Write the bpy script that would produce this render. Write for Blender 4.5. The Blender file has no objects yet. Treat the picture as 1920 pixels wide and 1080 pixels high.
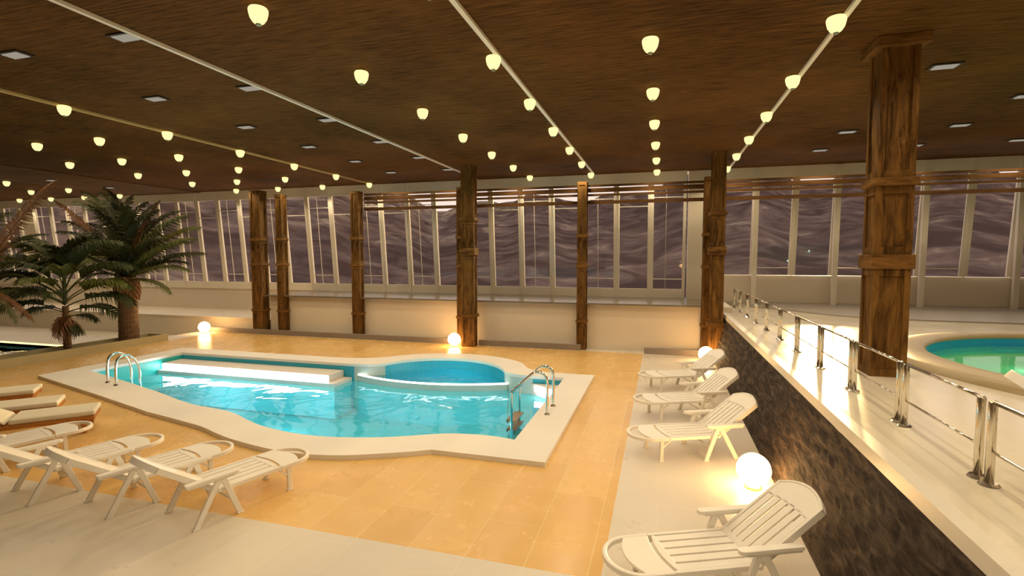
import bpy, bmesh, math, random
from mathutils import Vector, Matrix
random.seed(7)
R = math.radians
S = 3.5                                   # metres per layout unit
scn = bpy.context.scene
col = scn.collection

# ------------------------------------------------------------------ materials
def newmat(name):
    m = bpy.data.materials.new(name); m.use_nodes = True
    nt = m.node_tree; nt.nodes.clear()
    out = nt.nodes.new('ShaderNodeOutputMaterial')
    return m, nt, out
def pbsdf(nt, out, colr=(.8,.8,.8), rough=.5, metal=0., spec=.5, coat=0.):
    b = nt.nodes.new('ShaderNodeBsdfPrincipled')
    b.inputs['Base Color'].default_value = (*colr, 1)
    b.inputs['Roughness'].default_value = rough
    b.inputs['Metallic'].default_value = metal
    b.inputs['Specular IOR Level'].default_value = spec
    b.inputs['Coat Weight'].default_value = coat
    nt.links.new(b.outputs[0], out.inputs[0])
    return b
def plain(name, colr, rough=.5, metal=0., spec=.5, noise=0., nscale=3., bump=0.):
    m, nt, out = newmat(name)
    b = pbsdf(nt, out, colr, rough, metal, spec)
    if noise or bump:
        tc = nt.nodes.new('ShaderNodeTexCoord')
        n = nt.nodes.new('ShaderNodeTexNoise'); n.inputs['Scale'].default_value = nscale
        n.inputs['Detail'].default_value = 6
        nt.links.new(tc.outputs['Object'], n.inputs['Vector'])
        if noise:
            r = nt.nodes.new('ShaderNodeMapRange')
            r.inputs['To Min'].default_value = 1-noise; r.inputs['To Max'].default_value = 1+noise
            mx = nt.nodes.new('ShaderNodeVectorMath'); mx.operation = 'SCALE'
            mx.inputs[0].default_value = colr
            nt.links.new(n.outputs['Fac'], r.inputs['Value'])
            nt.links.new(r.outputs[0], mx.inputs['Scale'])
            nt.links.new(mx.outputs[0], b.inputs['Base Color'])
        if bump:
            bp = nt.nodes.new('ShaderNodeBump'); bp.inputs['Strength'].default_value = bump
            bp.inputs['Distance'].default_value = .02
            nt.links.new(n.outputs['Fac'], bp.inputs['Height'])
            nt.links.new(bp.outputs[0], b.inputs['Normal'])
    return m
def emit(name, colr, s, sampling=None):
    m, nt, out = newmat(name)
    e = nt.nodes.new('ShaderNodeEmission')
    e.inputs[0].default_value = (*colr, 1); e.inputs[1].default_value = s
    nt.links.new(e.outputs[0], out.inputs[0])
    if sampling: m.cycles.emission_sampling = sampling
    return m
def ramp(nt, stops):
    r = nt.nodes.new('ShaderNodeValToRGB'); cr = r.color_ramp
    cr.elements[0].position = stops[0][0]; cr.elements[0].color = (*stops[0][1], 1)
    cr.elements[1].position = stops[-1][0]; cr.elements[1].color = (*stops[-1][1], 1)
    for p, c in stops[1:-1]:
        e = cr.elements.new(p); e.color = (*c, 1)
    return r
def wood(name, dark, light, stretch=(1,1,12), scale=1.2, rough=.6, bump=.3, fine=6., knots=False):
    """grain runs along the axis with the SMALL stretch value"""
    m, nt, out = newmat(name)
    b = pbsdf(nt, out, light, rough, 0, .08)
    tc = nt.nodes.new('ShaderNodeTexCoord')
    mp = nt.nodes.new('ShaderNodeMapping'); mp.inputs['Scale'].default_value = stretch
    nt.links.new(tc.outputs['Object'], mp.inputs['Vector'])
    n = nt.nodes.new('ShaderNodeTexNoise'); n.inputs['Scale'].default_value = scale
    n.inputs['Detail'].default_value = 8; n.inputs['Roughness'].default_value = .7
    n.inputs['Distortion'].default_value = 1.2 if knots else .3
    nt.links.new(mp.outputs[0], n.inputs['Vector'])
    n2 = nt.nodes.new('ShaderNodeTexNoise'); n2.inputs['Scale'].default_value = .35
    n2.inputs['Detail'].default_value = 3
    nt.links.new(tc.outputs['Object'], n2.inputs['Vector'])
    ad = nt.nodes.new('ShaderNodeMath'); ad.operation = 'MULTIPLY_ADD'
    ad.inputs[1].default_value = .35; ad.inputs[2].default_value = -.17
    nt.links.new(n2.outputs['Fac'], ad.inputs[0])
    ad2 = nt.nodes.new('ShaderNodeMath'); ad2.operation = 'ADD'
    nt.links.new(n.outputs['Fac'], ad2.inputs[0]); nt.links.new(ad.outputs[0], ad2.inputs[1])
    mid = tuple((a+c)/2 for a, c in zip(dark, light))
    r = ramp(nt, [(.32, dark), (.5, mid), (.68, light)])
    nt.links.new(ad2.outputs[0], r.inputs[0]); nt.links.new(r.outputs[0], b.inputs['Base Color'])
    bp = nt.nodes.new('ShaderNodeBump'); bp.inputs['Strength'].default_value = bump
    bp.inputs['Distance'].default_value = .02
    nt.links.new(n.outputs['Fac'], bp.inputs['Height']); nt.links.new(bp.outputs[0], b.inputs['Normal'])
    return m
def tiles(name, c1, c2, mortar, bw, rh, rough, rot=R(90), msize=.008, blot=.12, rmin=.12):
    m, nt, out = newmat(name)
    b = pbsdf(nt, out, c1, rough, 0, .5)
    tc = nt.nodes.new('ShaderNodeTexCoord')
    mp = nt.nodes.new('ShaderNodeMapping'); mp.inputs['Rotation'].default_value = (0, 0, rot)
    nt.links.new(tc.outputs['Object'], mp.inputs['Vector'])
    br = nt.nodes.new('ShaderNodeTexBrick')
    br.inputs['Color1'].default_value = (*c1, 1); br.inputs['Color2'].default_value = (*c2, 1)
    br.inputs['Mortar'].default_value = (*mortar, 1)
    br.inputs['Scale'].default_value = 1; br.inputs['Mortar Size'].default_value = msize
    br.inputs['Mortar Smooth'].default_value = .3
    br.inputs['Brick Width'].default_value = bw; br.inputs['Row Height'].default_value = rh
    nt.links.new(mp.outputs[0], br.inputs['Vector'])
    n = nt.nodes.new('ShaderNodeTexNoise'); n.inputs['Scale'].default_value = 1.3; n.inputs['Detail'].default_value = 7
    n.inputs['Roughness'].default_value = .65
    nt.links.new(tc.outputs['Object'], n.inputs['Vector'])
    r = nt.nodes.new('ShaderNodeMapRange'); r.inputs['To Min'].default_value = 1-blot; r.inputs['To Max'].default_value = 1+blot
    nt.links.new(n.outputs['Fac'], r.inputs['Value'])
    mx = nt.nodes.new('ShaderNodeVectorMath'); mx.operation = 'SCALE'
    nt.links.new(br.outputs['Color'], mx.inputs[0]); nt.links.new(r.outputs[0], mx.inputs['Scale'])
    nt.links.new(mx.outputs[0], b.inputs['Base Color'])
    r2 = nt.nodes.new('ShaderNodeMapRange'); r2.inputs['From Min'].default_value = .3; r2.inputs['From Max'].default_value = .7; r2.inputs['To Min'].default_value = rough*.8; r2.inputs['To Max'].default_value = rough*1.2
    nt.links.new(n.outputs['Fac'], r2.inputs['Value']); nt.links.new(r2.outputs[0], b.inputs['Roughness'])
    bp = nt.nodes.new('ShaderNodeBump'); bp.inputs['Strength'].default_value = .25; bp.inputs['Distance'].default_value = .01
    nt.links.new(br.outputs['Fac'], bp.inputs['Height']); bp.invert = True
    nt.links.new(bp.outputs[0], b.inputs['Normal'])
    return m
def water(name, tint, bump=.12, scale=1.6, ior=1.33, cloud=None, cf=.3):
    m, nt, out = newmat(name)
    tr = nt.nodes.new('ShaderNodeBsdfTransparent'); tr.inputs[0].default_value = (*tint, 1)
    if cloud:            # slight milkiness of the water body
        df = nt.nodes.new('ShaderNodeBsdfDiffuse'); df.inputs[0].default_value = (*cloud, 1)
        m0 = nt.nodes.new('ShaderNodeMixShader'); m0.inputs[0].default_value = cf
        nt.links.new(tr.outputs[0], m0.inputs[1]); nt.links.new(df.outputs[0], m0.inputs[2]); tr = m0
    gl = nt.nodes.new('ShaderNodeBsdfGlossy'); gl.inputs['Roughness'].default_value = .04
    fr = nt.nodes.new('ShaderNodeFresnel'); fr.inputs['IOR'].default_value = ior
    mx = nt.nodes.new('ShaderNodeMixShader')
    tc = nt.nodes.new('ShaderNodeTexCoord')
    n = nt.nodes.new('ShaderNodeTexNoise'); n.inputs['Scale'].default_value = scale; n.inputs['Detail'].default_value = 3
    n.inputs['Distortion'].default_value = .6
    nt.links.new(tc.outputs['Object'], n.inputs['Vector'])
    bp = nt.nodes.new('ShaderNodeBump'); bp.inputs['Strength'].default_value = bump; bp.inputs['Distance'].default_value = .1
    nt.links.new(n.outputs['Fac'], bp.inputs['Height'])
    nt.links.new(bp.outputs[0], gl.inputs['Normal']); nt.links.new(bp.outputs[0], fr.inputs['Normal'])
    nt.links.new(fr.outputs[0], mx.inputs[0]); nt.links.new(tr.outputs[0], mx.inputs[1]); nt.links.new(gl.outputs[0], mx.inputs[2])
    nt.links.new(mx.outputs[0], out.inputs[0])
    return m

M = {}
M['tan'] = tiles('tan_tile', (.80,.52,.19), (.74,.46,.155), (.84,.62,.30), 2.1, .72, .26)
M['white_tile'] = tiles('white_tile', (.72,.66,.57), (.70,.64,.55), (.78,.7,.58), 2.1, .72, .32, msize=.006, blot=.08)
M['deck_tile'] = tiles('deck_tile', (.74,.68,.56), (.72,.66,.54), (.66,.6,.5), 1.4, .7, .2, msize=.005, blot=.05, rmin=.08)
M['ceiling'] = wood('ceiling_wood', (.026,.0115,.003), (.19,.088,.024), (1.2,20,20), 1.3, .8, .2)
M['ceiling_light'] = wood('light_ceiling_wood', (.07,.035,.012), (.16,.085,.032), (1.0,9,9), .8, .7, .15)
M['pillar'] = wood('pillar_wood', (.03,.013,.003), (.25,.125,.034), (6,6,1.1), 1.0, .6, .5, knots=True)
M['pillar_band'] = wood('pillar_band_wood', (.06,.026,.007), (.27,.135,.038), (1.5,1.5,6), 1.4, .6, .4)
M['rail_wood'] = wood('rail_wood', (.07,.032,.012), (.17,.085,.034), (1,8,8), 1.4, .6, .2)
M['strip'] = plain('strip_white', (.92,.88,.8), .5)
M['strip_gold'] = plain('strip_ochre', (.62,.45,.18), .5)
M['wall'] = plain('wall_beige', (.72,.64,.53), .55, noise=.06, nscale=.7)
M['frame'] = plain('window_frame_white', (.80,.74,.64), .4, noise=.05, nscale=2)
M['ledge'] = plain('ledge_stone', (.17,.145,.11), .22, noise=.25, nscale=2.5)
M['kerb'] = plain('kerb_grey', (.25,.205,.18), .5, noise=.08)
M['coping'] = plain('coping_plaster', (.80,.76,.70), .55, noise=.05, nscale=1.2)
M['cap'] = plain('cap_white', (.74,.69,.60), .35, noise=.05)
M['plastic'] = plain('white_plastic', (.84,.80,.73), .38, noise=.03)
M['chrome'] = plain('chrome_steel', (.78,.74,.66), .12, 1.0)
M['tread'] = plain('ladder_tread', (.35,.27,.18), .4, .6, noise=.4, nscale=40, bump=.6)
M['cushion'] = plain('cushion_cloth', (.72,.66,.52), .85, noise=.06, nscale=4, bump=.15)
M['teak'] = wood('lounger_teak', (.28,.10,.02), (.55,.24,.06), (1,8,8), 1.5, .5, .2)
M['planter'] = plain('planter_plaster', (.55,.47,.26), .6, noise=.12, nscale=2)
M['soil'] = plain('soil', (.06,.04,.025), .95, noise=.4, nscale=12, bump=.8)
M['pool_wall'] = plain('pool_blue', (.02,.36,.52), .35, noise=.06)
M['pool_teal'] = plain('pool_teal', (.03,.48,.46), .35, noise=.06)
M['pool_floor'] = plain('pool_turquoise', (.13,.74,.84), .4, noise=.10, nscale=.8)
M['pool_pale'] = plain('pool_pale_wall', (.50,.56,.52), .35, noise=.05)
M['bench'] = plain('bench_plaster', (.72,.66,.60), .4)
M['green_floor'] = plain('round_pool_green', (.12,.80,.42), .4, noise=.08)
M['round_blue'] = plain('round_pool_blue', (.02,.40,.80), .35, noise=.05)
M['rim'] = plain('round_rim_stone', (.40,.31,.17), .35, noise=.15, nscale=2)
M['wedge'] = plain('sloped_bench_stone', (.36,.32,.27), .4, noise=.08)
M['metal_dark'] = plain('vent_dark', (.03,.025,.02), .5)
M['vent'] = emit('vent_added_glow', (1.0,.90,.72), .30, 'NONE')  # weak glow added to the ceiling vents, which are no lamps
M['globe'] = emit('ball_lamp_glow', (1.0,.56,.20), 26)
M['shade'] = emit('ceiling_shade_glow', (1.0,.84,.36), 1.25, 'NONE')
M['nozzle'] = plain('lamp_glass_tip', (.35,.45,.35), .2)
M['brass'] = plain('lamp_brass', (.5,.36,.15), .35, .8)
M['strip_glow'] = emit('pool_strip_glow', (1.0,.97,.93), 11)
M['strip_soft'] = emit('tub_strip_glow', (1.0,.97,.92), 4)
M['strip_yellow'] = emit('left_pool_strip_glow', (1.0,.80,.30), 2.0)
M['water'] = water('pool_water', (.52,.88,.92), .9, .55, 1.25, (.12,.66,.78), .38)
M['tub_water'] = water('tub_water', (.6,.93,.93), .5, 3.0)
M['green_water'] = water('round_pool_water', (.8,1,.93), .06, 1.2, 1.2, (.12,.78,.42), .35)
M['leaf'] = plain('palm_leaf', (.048,.052,.012), .6, noise=.5, nscale=2.5)
M['leaf_light'] = plain('palm_leaf_light', (.12,.13,.025), .6, noise=.4, nscale=2.5)
M['leaf_fan'] = plain('bushy_palm_leaf', (.05,.062,.016), .6, noise=.5, nscale=3)
M['leaf_brown'] = plain('dry_palm_leaf', (.20,.085,.03), .7, noise=.4, nscale=4)
M['trunk'] = plain('palm_trunk', (.17,.095,.045), .85, noise=.5, nscale=6, bump=.8)
M['boot'] = plain('palm_leaf_base', (.24,.11,.045), .8, noise=.45, nscale=8, bump=.5)

# stone wall
m, nt, out = newmat('rough_stone'); b = pbsdf(nt, out, (.06,.04,.03), .75, 0, .3)
tc = nt.nodes.new('ShaderNodeTexCoord'); mp = nt.nodes.new('ShaderNodeMapping')
mp.inputs['Rotation'].default_value = (R(8),0,0)
mp.inputs['Scale'].default_value = (1,1.3,6.5); nt.links.new(tc.outputs['Object'], mp.inputs['Vector'])
n = nt.nodes.new('ShaderNodeTexNoise'); n.inputs['Scale'].default_value = 1.5; n.inputs['Detail'].default_value = 10
n.inputs['Roughness'].default_value = .7; n.inputs['Distortion'].default_value = .7
nt.links.new(mp.outputs[0], n.inputs['Vector'])
r = ramp(nt, [(.35,(.010,.006,.004)), (.5,(.05,.032,.022)), (.68,(.15,.105,.075))])
nt.links.new(n.outputs['Fac'], r.inputs[0]); nt.links.new(r.outputs[0], b.inputs['Base Color'])
bp = nt.nodes.new('ShaderNodeBump'); bp.inputs['Strength'].default_value = 1; bp.inputs['Distance'].default_value = .08
nt.links.new(n.outputs['Fac'], bp.inputs['Height']); nt.links.new(bp.outputs[0], b.inputs['Normal'])
M['stone'] = m
# window glass
m, nt, out = newmat('window_glass')
tr = nt.nodes.new('ShaderNodeBsdfTransparent'); tr.inputs[0].default_value = (.93,.88,.83,1)
gl = nt.nodes.new('ShaderNodeBsdfGlossy'); gl.inputs['Roughness'].default_value = .02
fr = nt.nodes.new('ShaderNodeFresnel'); fr.inputs['IOR'].default_value = 1.4
mx = nt.nodes.new('ShaderNodeMixShader')
nt.links.new(fr.outputs[0], mx.inputs[0]); nt.links.new(tr.outputs[0], mx.inputs[1]); nt.links.new(gl.outputs[0], mx.inputs[2])
nt.links.new(mx.outputs[0], out.inputs[0]); M['glass'] = m
# mountain: snow and rock, plus sunlight painted in on the left
m, nt, out = newmat('mountain_snow_rock_sunlit'); b = pbsdf(nt, out, (.2,.2,.2), .95, 0, .0)
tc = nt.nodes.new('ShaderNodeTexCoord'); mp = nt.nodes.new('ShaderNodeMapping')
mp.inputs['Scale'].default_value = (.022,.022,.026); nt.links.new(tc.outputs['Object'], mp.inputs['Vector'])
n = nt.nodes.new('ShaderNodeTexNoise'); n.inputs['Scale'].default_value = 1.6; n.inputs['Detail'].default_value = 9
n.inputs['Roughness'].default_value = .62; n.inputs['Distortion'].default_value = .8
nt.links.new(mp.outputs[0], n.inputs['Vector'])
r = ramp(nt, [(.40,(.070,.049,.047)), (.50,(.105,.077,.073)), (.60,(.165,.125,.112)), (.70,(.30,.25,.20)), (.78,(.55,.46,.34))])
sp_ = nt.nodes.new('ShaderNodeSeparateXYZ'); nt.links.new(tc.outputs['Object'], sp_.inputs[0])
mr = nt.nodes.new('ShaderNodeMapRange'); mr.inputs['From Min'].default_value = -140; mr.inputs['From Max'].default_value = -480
mr.inputs['To Max'].default_value = .20; nt.links.new(sp_.outputs[0], mr.inputs['Value'])  # colour paler towards the left, in place of sunlit patches
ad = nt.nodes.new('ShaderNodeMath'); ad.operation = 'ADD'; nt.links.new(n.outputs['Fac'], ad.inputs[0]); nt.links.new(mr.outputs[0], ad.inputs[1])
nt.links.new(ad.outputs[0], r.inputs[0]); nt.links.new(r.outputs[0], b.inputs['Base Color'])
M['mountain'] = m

# ------------------------------------------------------------------ mesh helpers (layout units; everything is scaled by S)
def box(bm, x0, x1, y0, y1, z0, z1, mat=None):
    v = [bm.verts.new((x, y, z)) for x in (x0, x1) for y in (y0, y1) for z in (z0, z1)]
    fs = [(0,1,3,2),(4,6,7,5),(0,4,5,1),(2,3,7,6),(0,2,6,4),(1,5,7,3)]
    out = []
    for f in fs: out.append(bm.faces.new([v[i] for i in f]))
    return v
def hexa(bm, pts):          # 8 points: bottom 4 ccw, top 4 ccw
    v = [bm.verts.new(p) for p in pts]
    for f in [(3,2,1,0),(4,5,6,7),(0,1,5,4),(1,2,6,5),(2,3,7,6),(3,0,4,7)]:
        bm.faces.new([v[i] for i in f])
def bar(bm, a, b, w, h, up=(0,0,1)):
    a, b = Vector(a), Vector(b); d = (b-a).normalized(); up = Vector(up)
    s = d.cross(up)
    if s.length < 1e-4: s = d.cross(Vector((1,0,0)))
    s.normalize(); u = s.cross(d).normalized()
    p = []
    for q in (a, b):
        for i, j in ((-1,-1),(1,-1),(1,1),(-1,1)):
            p.append(q + s*i*w/2 + u*j*h/2)
    v = [bm.verts.new(x) for x in p]
    for f in [(3,2,1,0),(4,5,6,7),(0,1,5,4),(1,2,6,5),(2,3,7,6),(3,0,4,7)]:
        bm.faces.new([v[i] for i in f])
def tube(bm, pts, r, n=10, cap=True, r2=None):
    pts = [Vector(p) for p in pts]; rings = []
    for i, p in enumerate(pts):
        d = (pts[min(i+1, len(pts)-1)] - pts[max(i-1, 0)]).normalized()
        a = d.cross(Vector((0,0,1)))
        if a.length < .05: a = d.cross(Vector((0,1,0)))
        a.normalize(); b_ = a.cross(d).normalized()
        if i and (a.dot(pa) < 0): a, b_ = -a, -b_
        if i:
            a = (pa - d*pa.dot(d)).normalized(); b_ = a.cross(d).normalized()
        pa = a
        rr = r if r2 is None else r + (r2-r)*i/(len(pts)-1)
        rings.append([bm.verts.new(p + a*math.cos(t)*rr + b_*math.sin(t)*rr) for t in [2*math.pi*k/n for k in range(n)]])
    for A, B in zip(rings, rings[1:]):
        for k in range(n): bm.faces.new((A[k], A[(k+1)%n], B[(k+1)%n], B[k]))
    if cap:
        bm.faces.new(rings[0][::-1]); bm.faces.new(rings[-1])
def smoothpath(pts, sub=6):
    P = [Vector(p) for p in pts]; P = [2*P[0]-P[1]] + P + [2*P[-1]-P[-2]]; out = []
    for i in range(1, len(P)-2):
        for k in range(sub):
            t = k/sub
            out.append(.5*((2*P[i]) + (-P[i-1]+P[i+1])*t + (2*P[i-1]-5*P[i]+4*P[i+1]-P[i+2])*t*t + (-P[i-1]+3*P[i]-3*P[i+1]+P[i+2])*t**3))
    out.append(P[-2]); return out
def lathe(bm, prof, n=24, c=(0,0,0)):
    rings = []
    for r_, z in prof:
        if r_ < 1e-5: rings.append([bm.verts.new((c[0], c[1], c[2]+z))])
        else: rings.append([bm.verts.new((c[0]+r_*math.cos(2*math.pi*k/n), c[1]+r_*math.sin(2*math.pi*k/n), c[2]+z)) for k in range(n)])
    for A, B in zip(rings, rings[1:]):
        for k in range(n):
            a = [A[k], A[(k+1)%n]] if len(A) > 1 else [A[0]]
            b_ = [B[(k+1)%n], B[k]] if len(B) > 1 else [B[0]]
            if len(a)+len(b_) > 2: bm.faces.new(a+b_)
def prism(bm, poly, z0, z1):
    lo = [bm.verts.new((x, y, z0)) for x, y in poly]; hi = [bm.verts.new((x, y, z1)) for x, y in poly]
    n = len(poly); bm.faces.new(lo[::-1]); bm.faces.new(hi)
    for i in range(n): bm.faces.new((lo[i], lo[(i+1)%n], hi[(i+1)%n], hi[i]))
def obj(name, bm, mat, parent=None, scale=S, smooth=False, bevel=0., loc=None, matrix=None):
    if scale != 1: bmesh.ops.scale(bm, vec=(scale,)*3, verts=bm.verts)
    if loc is not None: bmesh.ops.translate(bm, vec=-Vector(loc), verts=bm.verts)
    bmesh.ops.recalc_face_normals(bm, faces=bm.faces)
    me = bpy.data.meshes.new(name); bm.to_mesh(me); bm.free()
    if smooth:
        for p in me.polygons: p.use_smooth = True
    me.materials.append(M[mat] if isinstance(mat, str) else mat)
    o = bpy.data.objects.new(name, me); col.objects.link(o)
    if parent: o.parent = parent
    elif loc is not None: o.location = loc
    if bevel:
        md = o.modifiers.new('bevel', 'BEVEL'); md.width = bevel; md.segments = 2; md.limit_method = 'ANGLE'
    return o
def slab(name, outer, holes, z0, z1, mat, parent=None, loc=None):
    """flat slab with holes"""
    bm = bmesh.new(); loops = []
    for poly in [outer]+holes:
        vs_ = [bm.verts.new((x, y, z1)) for x, y in poly]
        for i in range(len(vs_)): bm.edges.new((vs_[i], vs_[(i+1) % len(vs_)]))
        loops.append(vs_)
    bmesh.ops.triangle_fill(bm, use_beauty=True, use_dissolve=False, edges=bm.edges[:], normal=(0,0,1))
    low = {v: bm.verts.new((v.co.x, v.co.y, z0)) for v in list(bm.verts)}
    for f in list(bm.faces): bm.faces.new([low[v] for v in reversed(f.verts)])
    for vs_ in loops:
        for i in range(len(vs_)):
            a, b_ = vs_[i], vs_[(i+1) % len(vs_)]; bm.faces.new((a, b_, low[b_], low[a]))
    return obj(name, bm, mat, parent, loc=loc)
def tag(o, label, cat, group=None, kind=None):
    o['label'] = label; o['category'] = cat
    if group: o['group'] = group
    if kind: o['kind'] = kind
    return o
def struct(o): o['kind'] = 'structure'; return o
def empty(name, loc, rz=0, label=None, cat=None, group=None):
    o = bpy.data.objects.new(name, None); col.objects.link(o)
    o.location = loc; o.rotation_euler = (0, 0, rz); o.empty_display_size = .2
    if label: tag(o, label, cat, group)
    return o
def copy_tree(o, parent=None):
    c = o.copy(); col.objects.link(c); c.parent = parent
    for ch in list(o.children): copy_tree(ch, c)
    return c
def V(x, y, z=0): return Vector((x*S, y*S, z*S))
def B(): return bmesh.new()

# ------------------------------------------------------------------ camera
cam = bpy.data.cameras.new('camera'); co = bpy.data.objects.new('camera', cam); col.objects.link(co)
cam.sensor_width = 36; cam.lens = 18; cam.clip_end = 5000
co.location = (0, 0, S)
co.rotation_euler = (R(90-3.457), 0, R(16.23))
scn.camera = co

# ------------------------------------------------------------------ pool outline
inner = [(-4.71,3.172),(-3.95,2.945),(-3.47,2.79),(-3.12,2.665)]
front = smoothpath([(p[0],p[1],0) for p in [(-3.12,2.665),(-2.93,2.612),(-2.78,2.592),(-2.625,2.565),(-2.49,2.515),(-2.349,2.447),(-2.205,2.392),(-2.061,2.357),(-1.911,2.338),(-1.77,2.338),(-1.60,2.368),(-1.415,2.427),(-1.257,2.505),(-1.16,2.557),(-1.047,2.590),(-.93,2.604),(-.82,2.598),(-.737,2.582)]], 3)
inner += [(p.x,p.y) for p in front[1:]]
inner += [(-.737,4.045),(-1.0,4.045)]
rc = [(p.x,p.y) for p in smoothpath([(-1.0,4.045,0),(-1.07,4.045,0),(-1.15,4.06,0),(-1.20,4.085,0),(-1.245,4.12,0)], 3)][1:]
inner += rc
TC = (-1.85,3.92); TR = .62
arc = [(TC[0]+TR*math.cos(R(a)), TC[1]+TR*math.sin(R(a))) for a in range(22, 159, 4)]
inner += arc
inner += [(-2.469,4.10),(-2.55,4.055),(-2.68,4.045),(-4.70,4.045)]
outer = [(-4.93,2.915),(-3.82,2.615),(-3.10,2.41)]
fo = smoothpath([(p[0],p[1],0) for p in [(-3.10,2.41),(-2.73,2.331),(-2.531,2.283),(-2.367,2.222),(-2.197,2.166),(-1.935,2.112),(-1.75,2.098),(-1.604,2.110),(-1.465,2.147),(-1.356,2.195),(-1.224,2.258),(-1.103,2.328)]], 3)
outer += [(p.x,p.y) for p in fo[1:]]
outer += [(-.515,2.33),(-.515,4.21),(-.90,4.205)]
ro = smoothpath([(-.90,4.205,0),(-1.0,4.235,0),(-1.10,4.31,0),(-1.18,4.44,0)], 4)
outer += [(p.x,p.y) for p in ro[1:]]
outer += [(TC[0]+.87*math.cos(R(a)), TC[1]+.87*math.sin(R(a))) for a in range(44, 146, 5)]
lo_ = smoothpath([(-2.56,4.42,0),(-2.70,4.33,0),(-2.88,4.275,0),(-3.05,4.265,0)], 4)
outer += [(p.x,p.y) for p in lo_]
outer += [(-4.93,4.265)]

# ------------------------------------------------------------------ floors
XL, XR, YB = -13.0, 5.2, -2.6
TAN = [(-5.66,1.545),(-.165,1.545),(-.165,5.42),(-5.66,5.42)]
mid_hole = [(x*0.999, y*0.999) for x, y in inner]
LP = [(-11.5,1.2),(-6.25,1.2),(-6.25,4.47),(-11.5,4.47)]
struct(slab('floor', [(-5.95,YB),(.70,YB),(.70,5.60),(-5.95,5.60)], [TAN], -.04, 0, 'white_tile'))
struct(slab('floor', [(XL,YB),(-5.951,YB),(-5.951,5.60),(XL,5.60)], [LP], -.147, -.107, 'white_tile'))
def grow(poly, d):
    n_ = len(poly); res = []
    for i in range(n_):
        a, b_ = Vector(poly[i-1]), Vector(poly[(i+1) % n_]); t_ = (b_-a).normalized()
        res.append((poly[i][0]+t_.y*d, poly[i][1]-t_.x*d))
    return res
struct(slab('floor', TAN, [grow(inner, .03)], -.04, 0, 'tan'))
cop = slab('pool_coping', outer, [inner], 0.0005, .025, 'coping')
tag(cop, 'pale plaster coping with wavy front edge framing the large turquoise pool', 'pool edge')

# ------------------------------------------------------------------ main pool
WL = -.128
pool = empty('swimming_pool', V(-2.7,3.2,-.5), 0, 'large turquoise swimming pool with wavy front edge and round tub recess', 'pool')
ploc = V(-2.7,3.2,-.5)
def poolwall(name, pts, z0, z1, mat, t=.02):
    bm = B()
    for (x0,y0),(x1,y1) in zip(pts, pts[1:]):
        v = [bm.verts.new(p) for p in ((x0,y0,z0),(x1,y1,z0),(x1,y1,z1),(x0,y0,z1))]; bm.faces.new(v)
    bmesh.ops.remove_doubles(bm, verts=bm.verts, dist=1e-5)
    return obj(name, bm, mat, pool, loc=ploc)
i_rt = inner.index((-.737,4.045))
poolwall('side_wall', [inner[-1], inner[0]], -.5, -.001, 'pool_teal')
poolwall('front_wall', inner[:i_rt], -.5, -.001, 'pool_wall')
poolwall('side_wall', inner[i_rt-1:i_rt+1], -.5, -.001, 'pool_wall')
i_c = inner.index((-1.0,4.045))
poolwall('back_wall', inner[i_rt:i_c+1], -.5, -.001, 'pool_wall')
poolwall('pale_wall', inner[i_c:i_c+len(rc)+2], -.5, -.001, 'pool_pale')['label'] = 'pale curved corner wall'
ia = i_c+len(rc)+1; ib = ia+len(arc)-1
poolwall('tub_wall', inner[ia:ib+1], -.5, -.001, 'pool_wall')
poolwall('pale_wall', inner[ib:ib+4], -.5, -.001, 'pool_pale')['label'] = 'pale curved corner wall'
poolwall('back_wall', inner[ib+3:ib+5], -.5, -.001, 'pool_wall')
bm = B(); f = bm.faces.new([bm.verts.new((x,y,-.42)) for x, y in inner]); bmesh.ops.triangulate(bm, faces=bm.faces)
obj('pool_floor', bm, 'pool_floor', pool, loc=ploc)
# tub front wall with glowing rim
rim = []
A0, A1 = Vector((-2.66,4.05)), Vector((-1.235,4.10))
for k in range(25):
    t = k/24; p = A0.lerp(A1, t); rim.append((p.x, p.y - .17*4*t*(1-t)))
bm = B()
rr = [(x, y+.045) for x, y in rim]
for k in range(24):
    hexa(bm, [(rim[k][0],rim[k][1],-.17),(rim[k+1][0],rim[k+1][1],-.17),(rr[k+1][0],rr[k+1][1],-.17),(rr[k][0],rr[k][1],-.17),
              (rim[k][0],rim[k][1],-.078),(rim[k+1][0],rim[k+1][1],-.078),(rr[k+1][0],rr[k+1][1],-.078),(rr[k][0],rr[k][1],-.078)])
bmesh.ops.remove_doubles(bm, verts=bm.verts, dist=1e-5)
obj('tub_front_wall', bm, 'pool_pale', pool, loc=ploc)
poolwall('tub_front_base', rim, -.5, -.171, 'pool_floor')
bm = B(); tube(bm, [(x, y+.01, -.072) for x, y in rim], .008, 8)
obj('tub_light_strip', bm, 'strip_soft', pool, loc=ploc)['label'] = 'thin glowing white strip along the tub rim'
tubpoly = rr + [p for p in arc]
bm = B(); bm.faces.new([bm.verts.new((x,y,-.082)) for x, y in tubpoly]); bmesh.ops.triangulate(bm, faces=bm.faces)
obj('tub_water', bm, 'tub_water', pool, loc=ploc)
bm = B(); bm.faces.new([bm.verts.new((x,y,-.20)) for x, y in tubpoly]); bmesh.ops.triangulate(bm, faces=bm.faces)
obj('tub_floor', bm, 'pool_floor', pool, loc=ploc)
# water of the main pool (in front of the tub wall)
wp = inner[:i_c+1] + rc + [(rim[-1][0]-.0, rim[-1][1])] + rim[::-1][1:] + [(-2.70,4.045),(-4.70,4.045)]
bm = B(); bm.faces.new([bm.verts.new((x,y,WL)) for x, y in wp]); bmesh.ops.triangulate(bm, faces=bm.faces)
obj('pool_water', bm, 'water', pool, loc=ploc)
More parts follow.
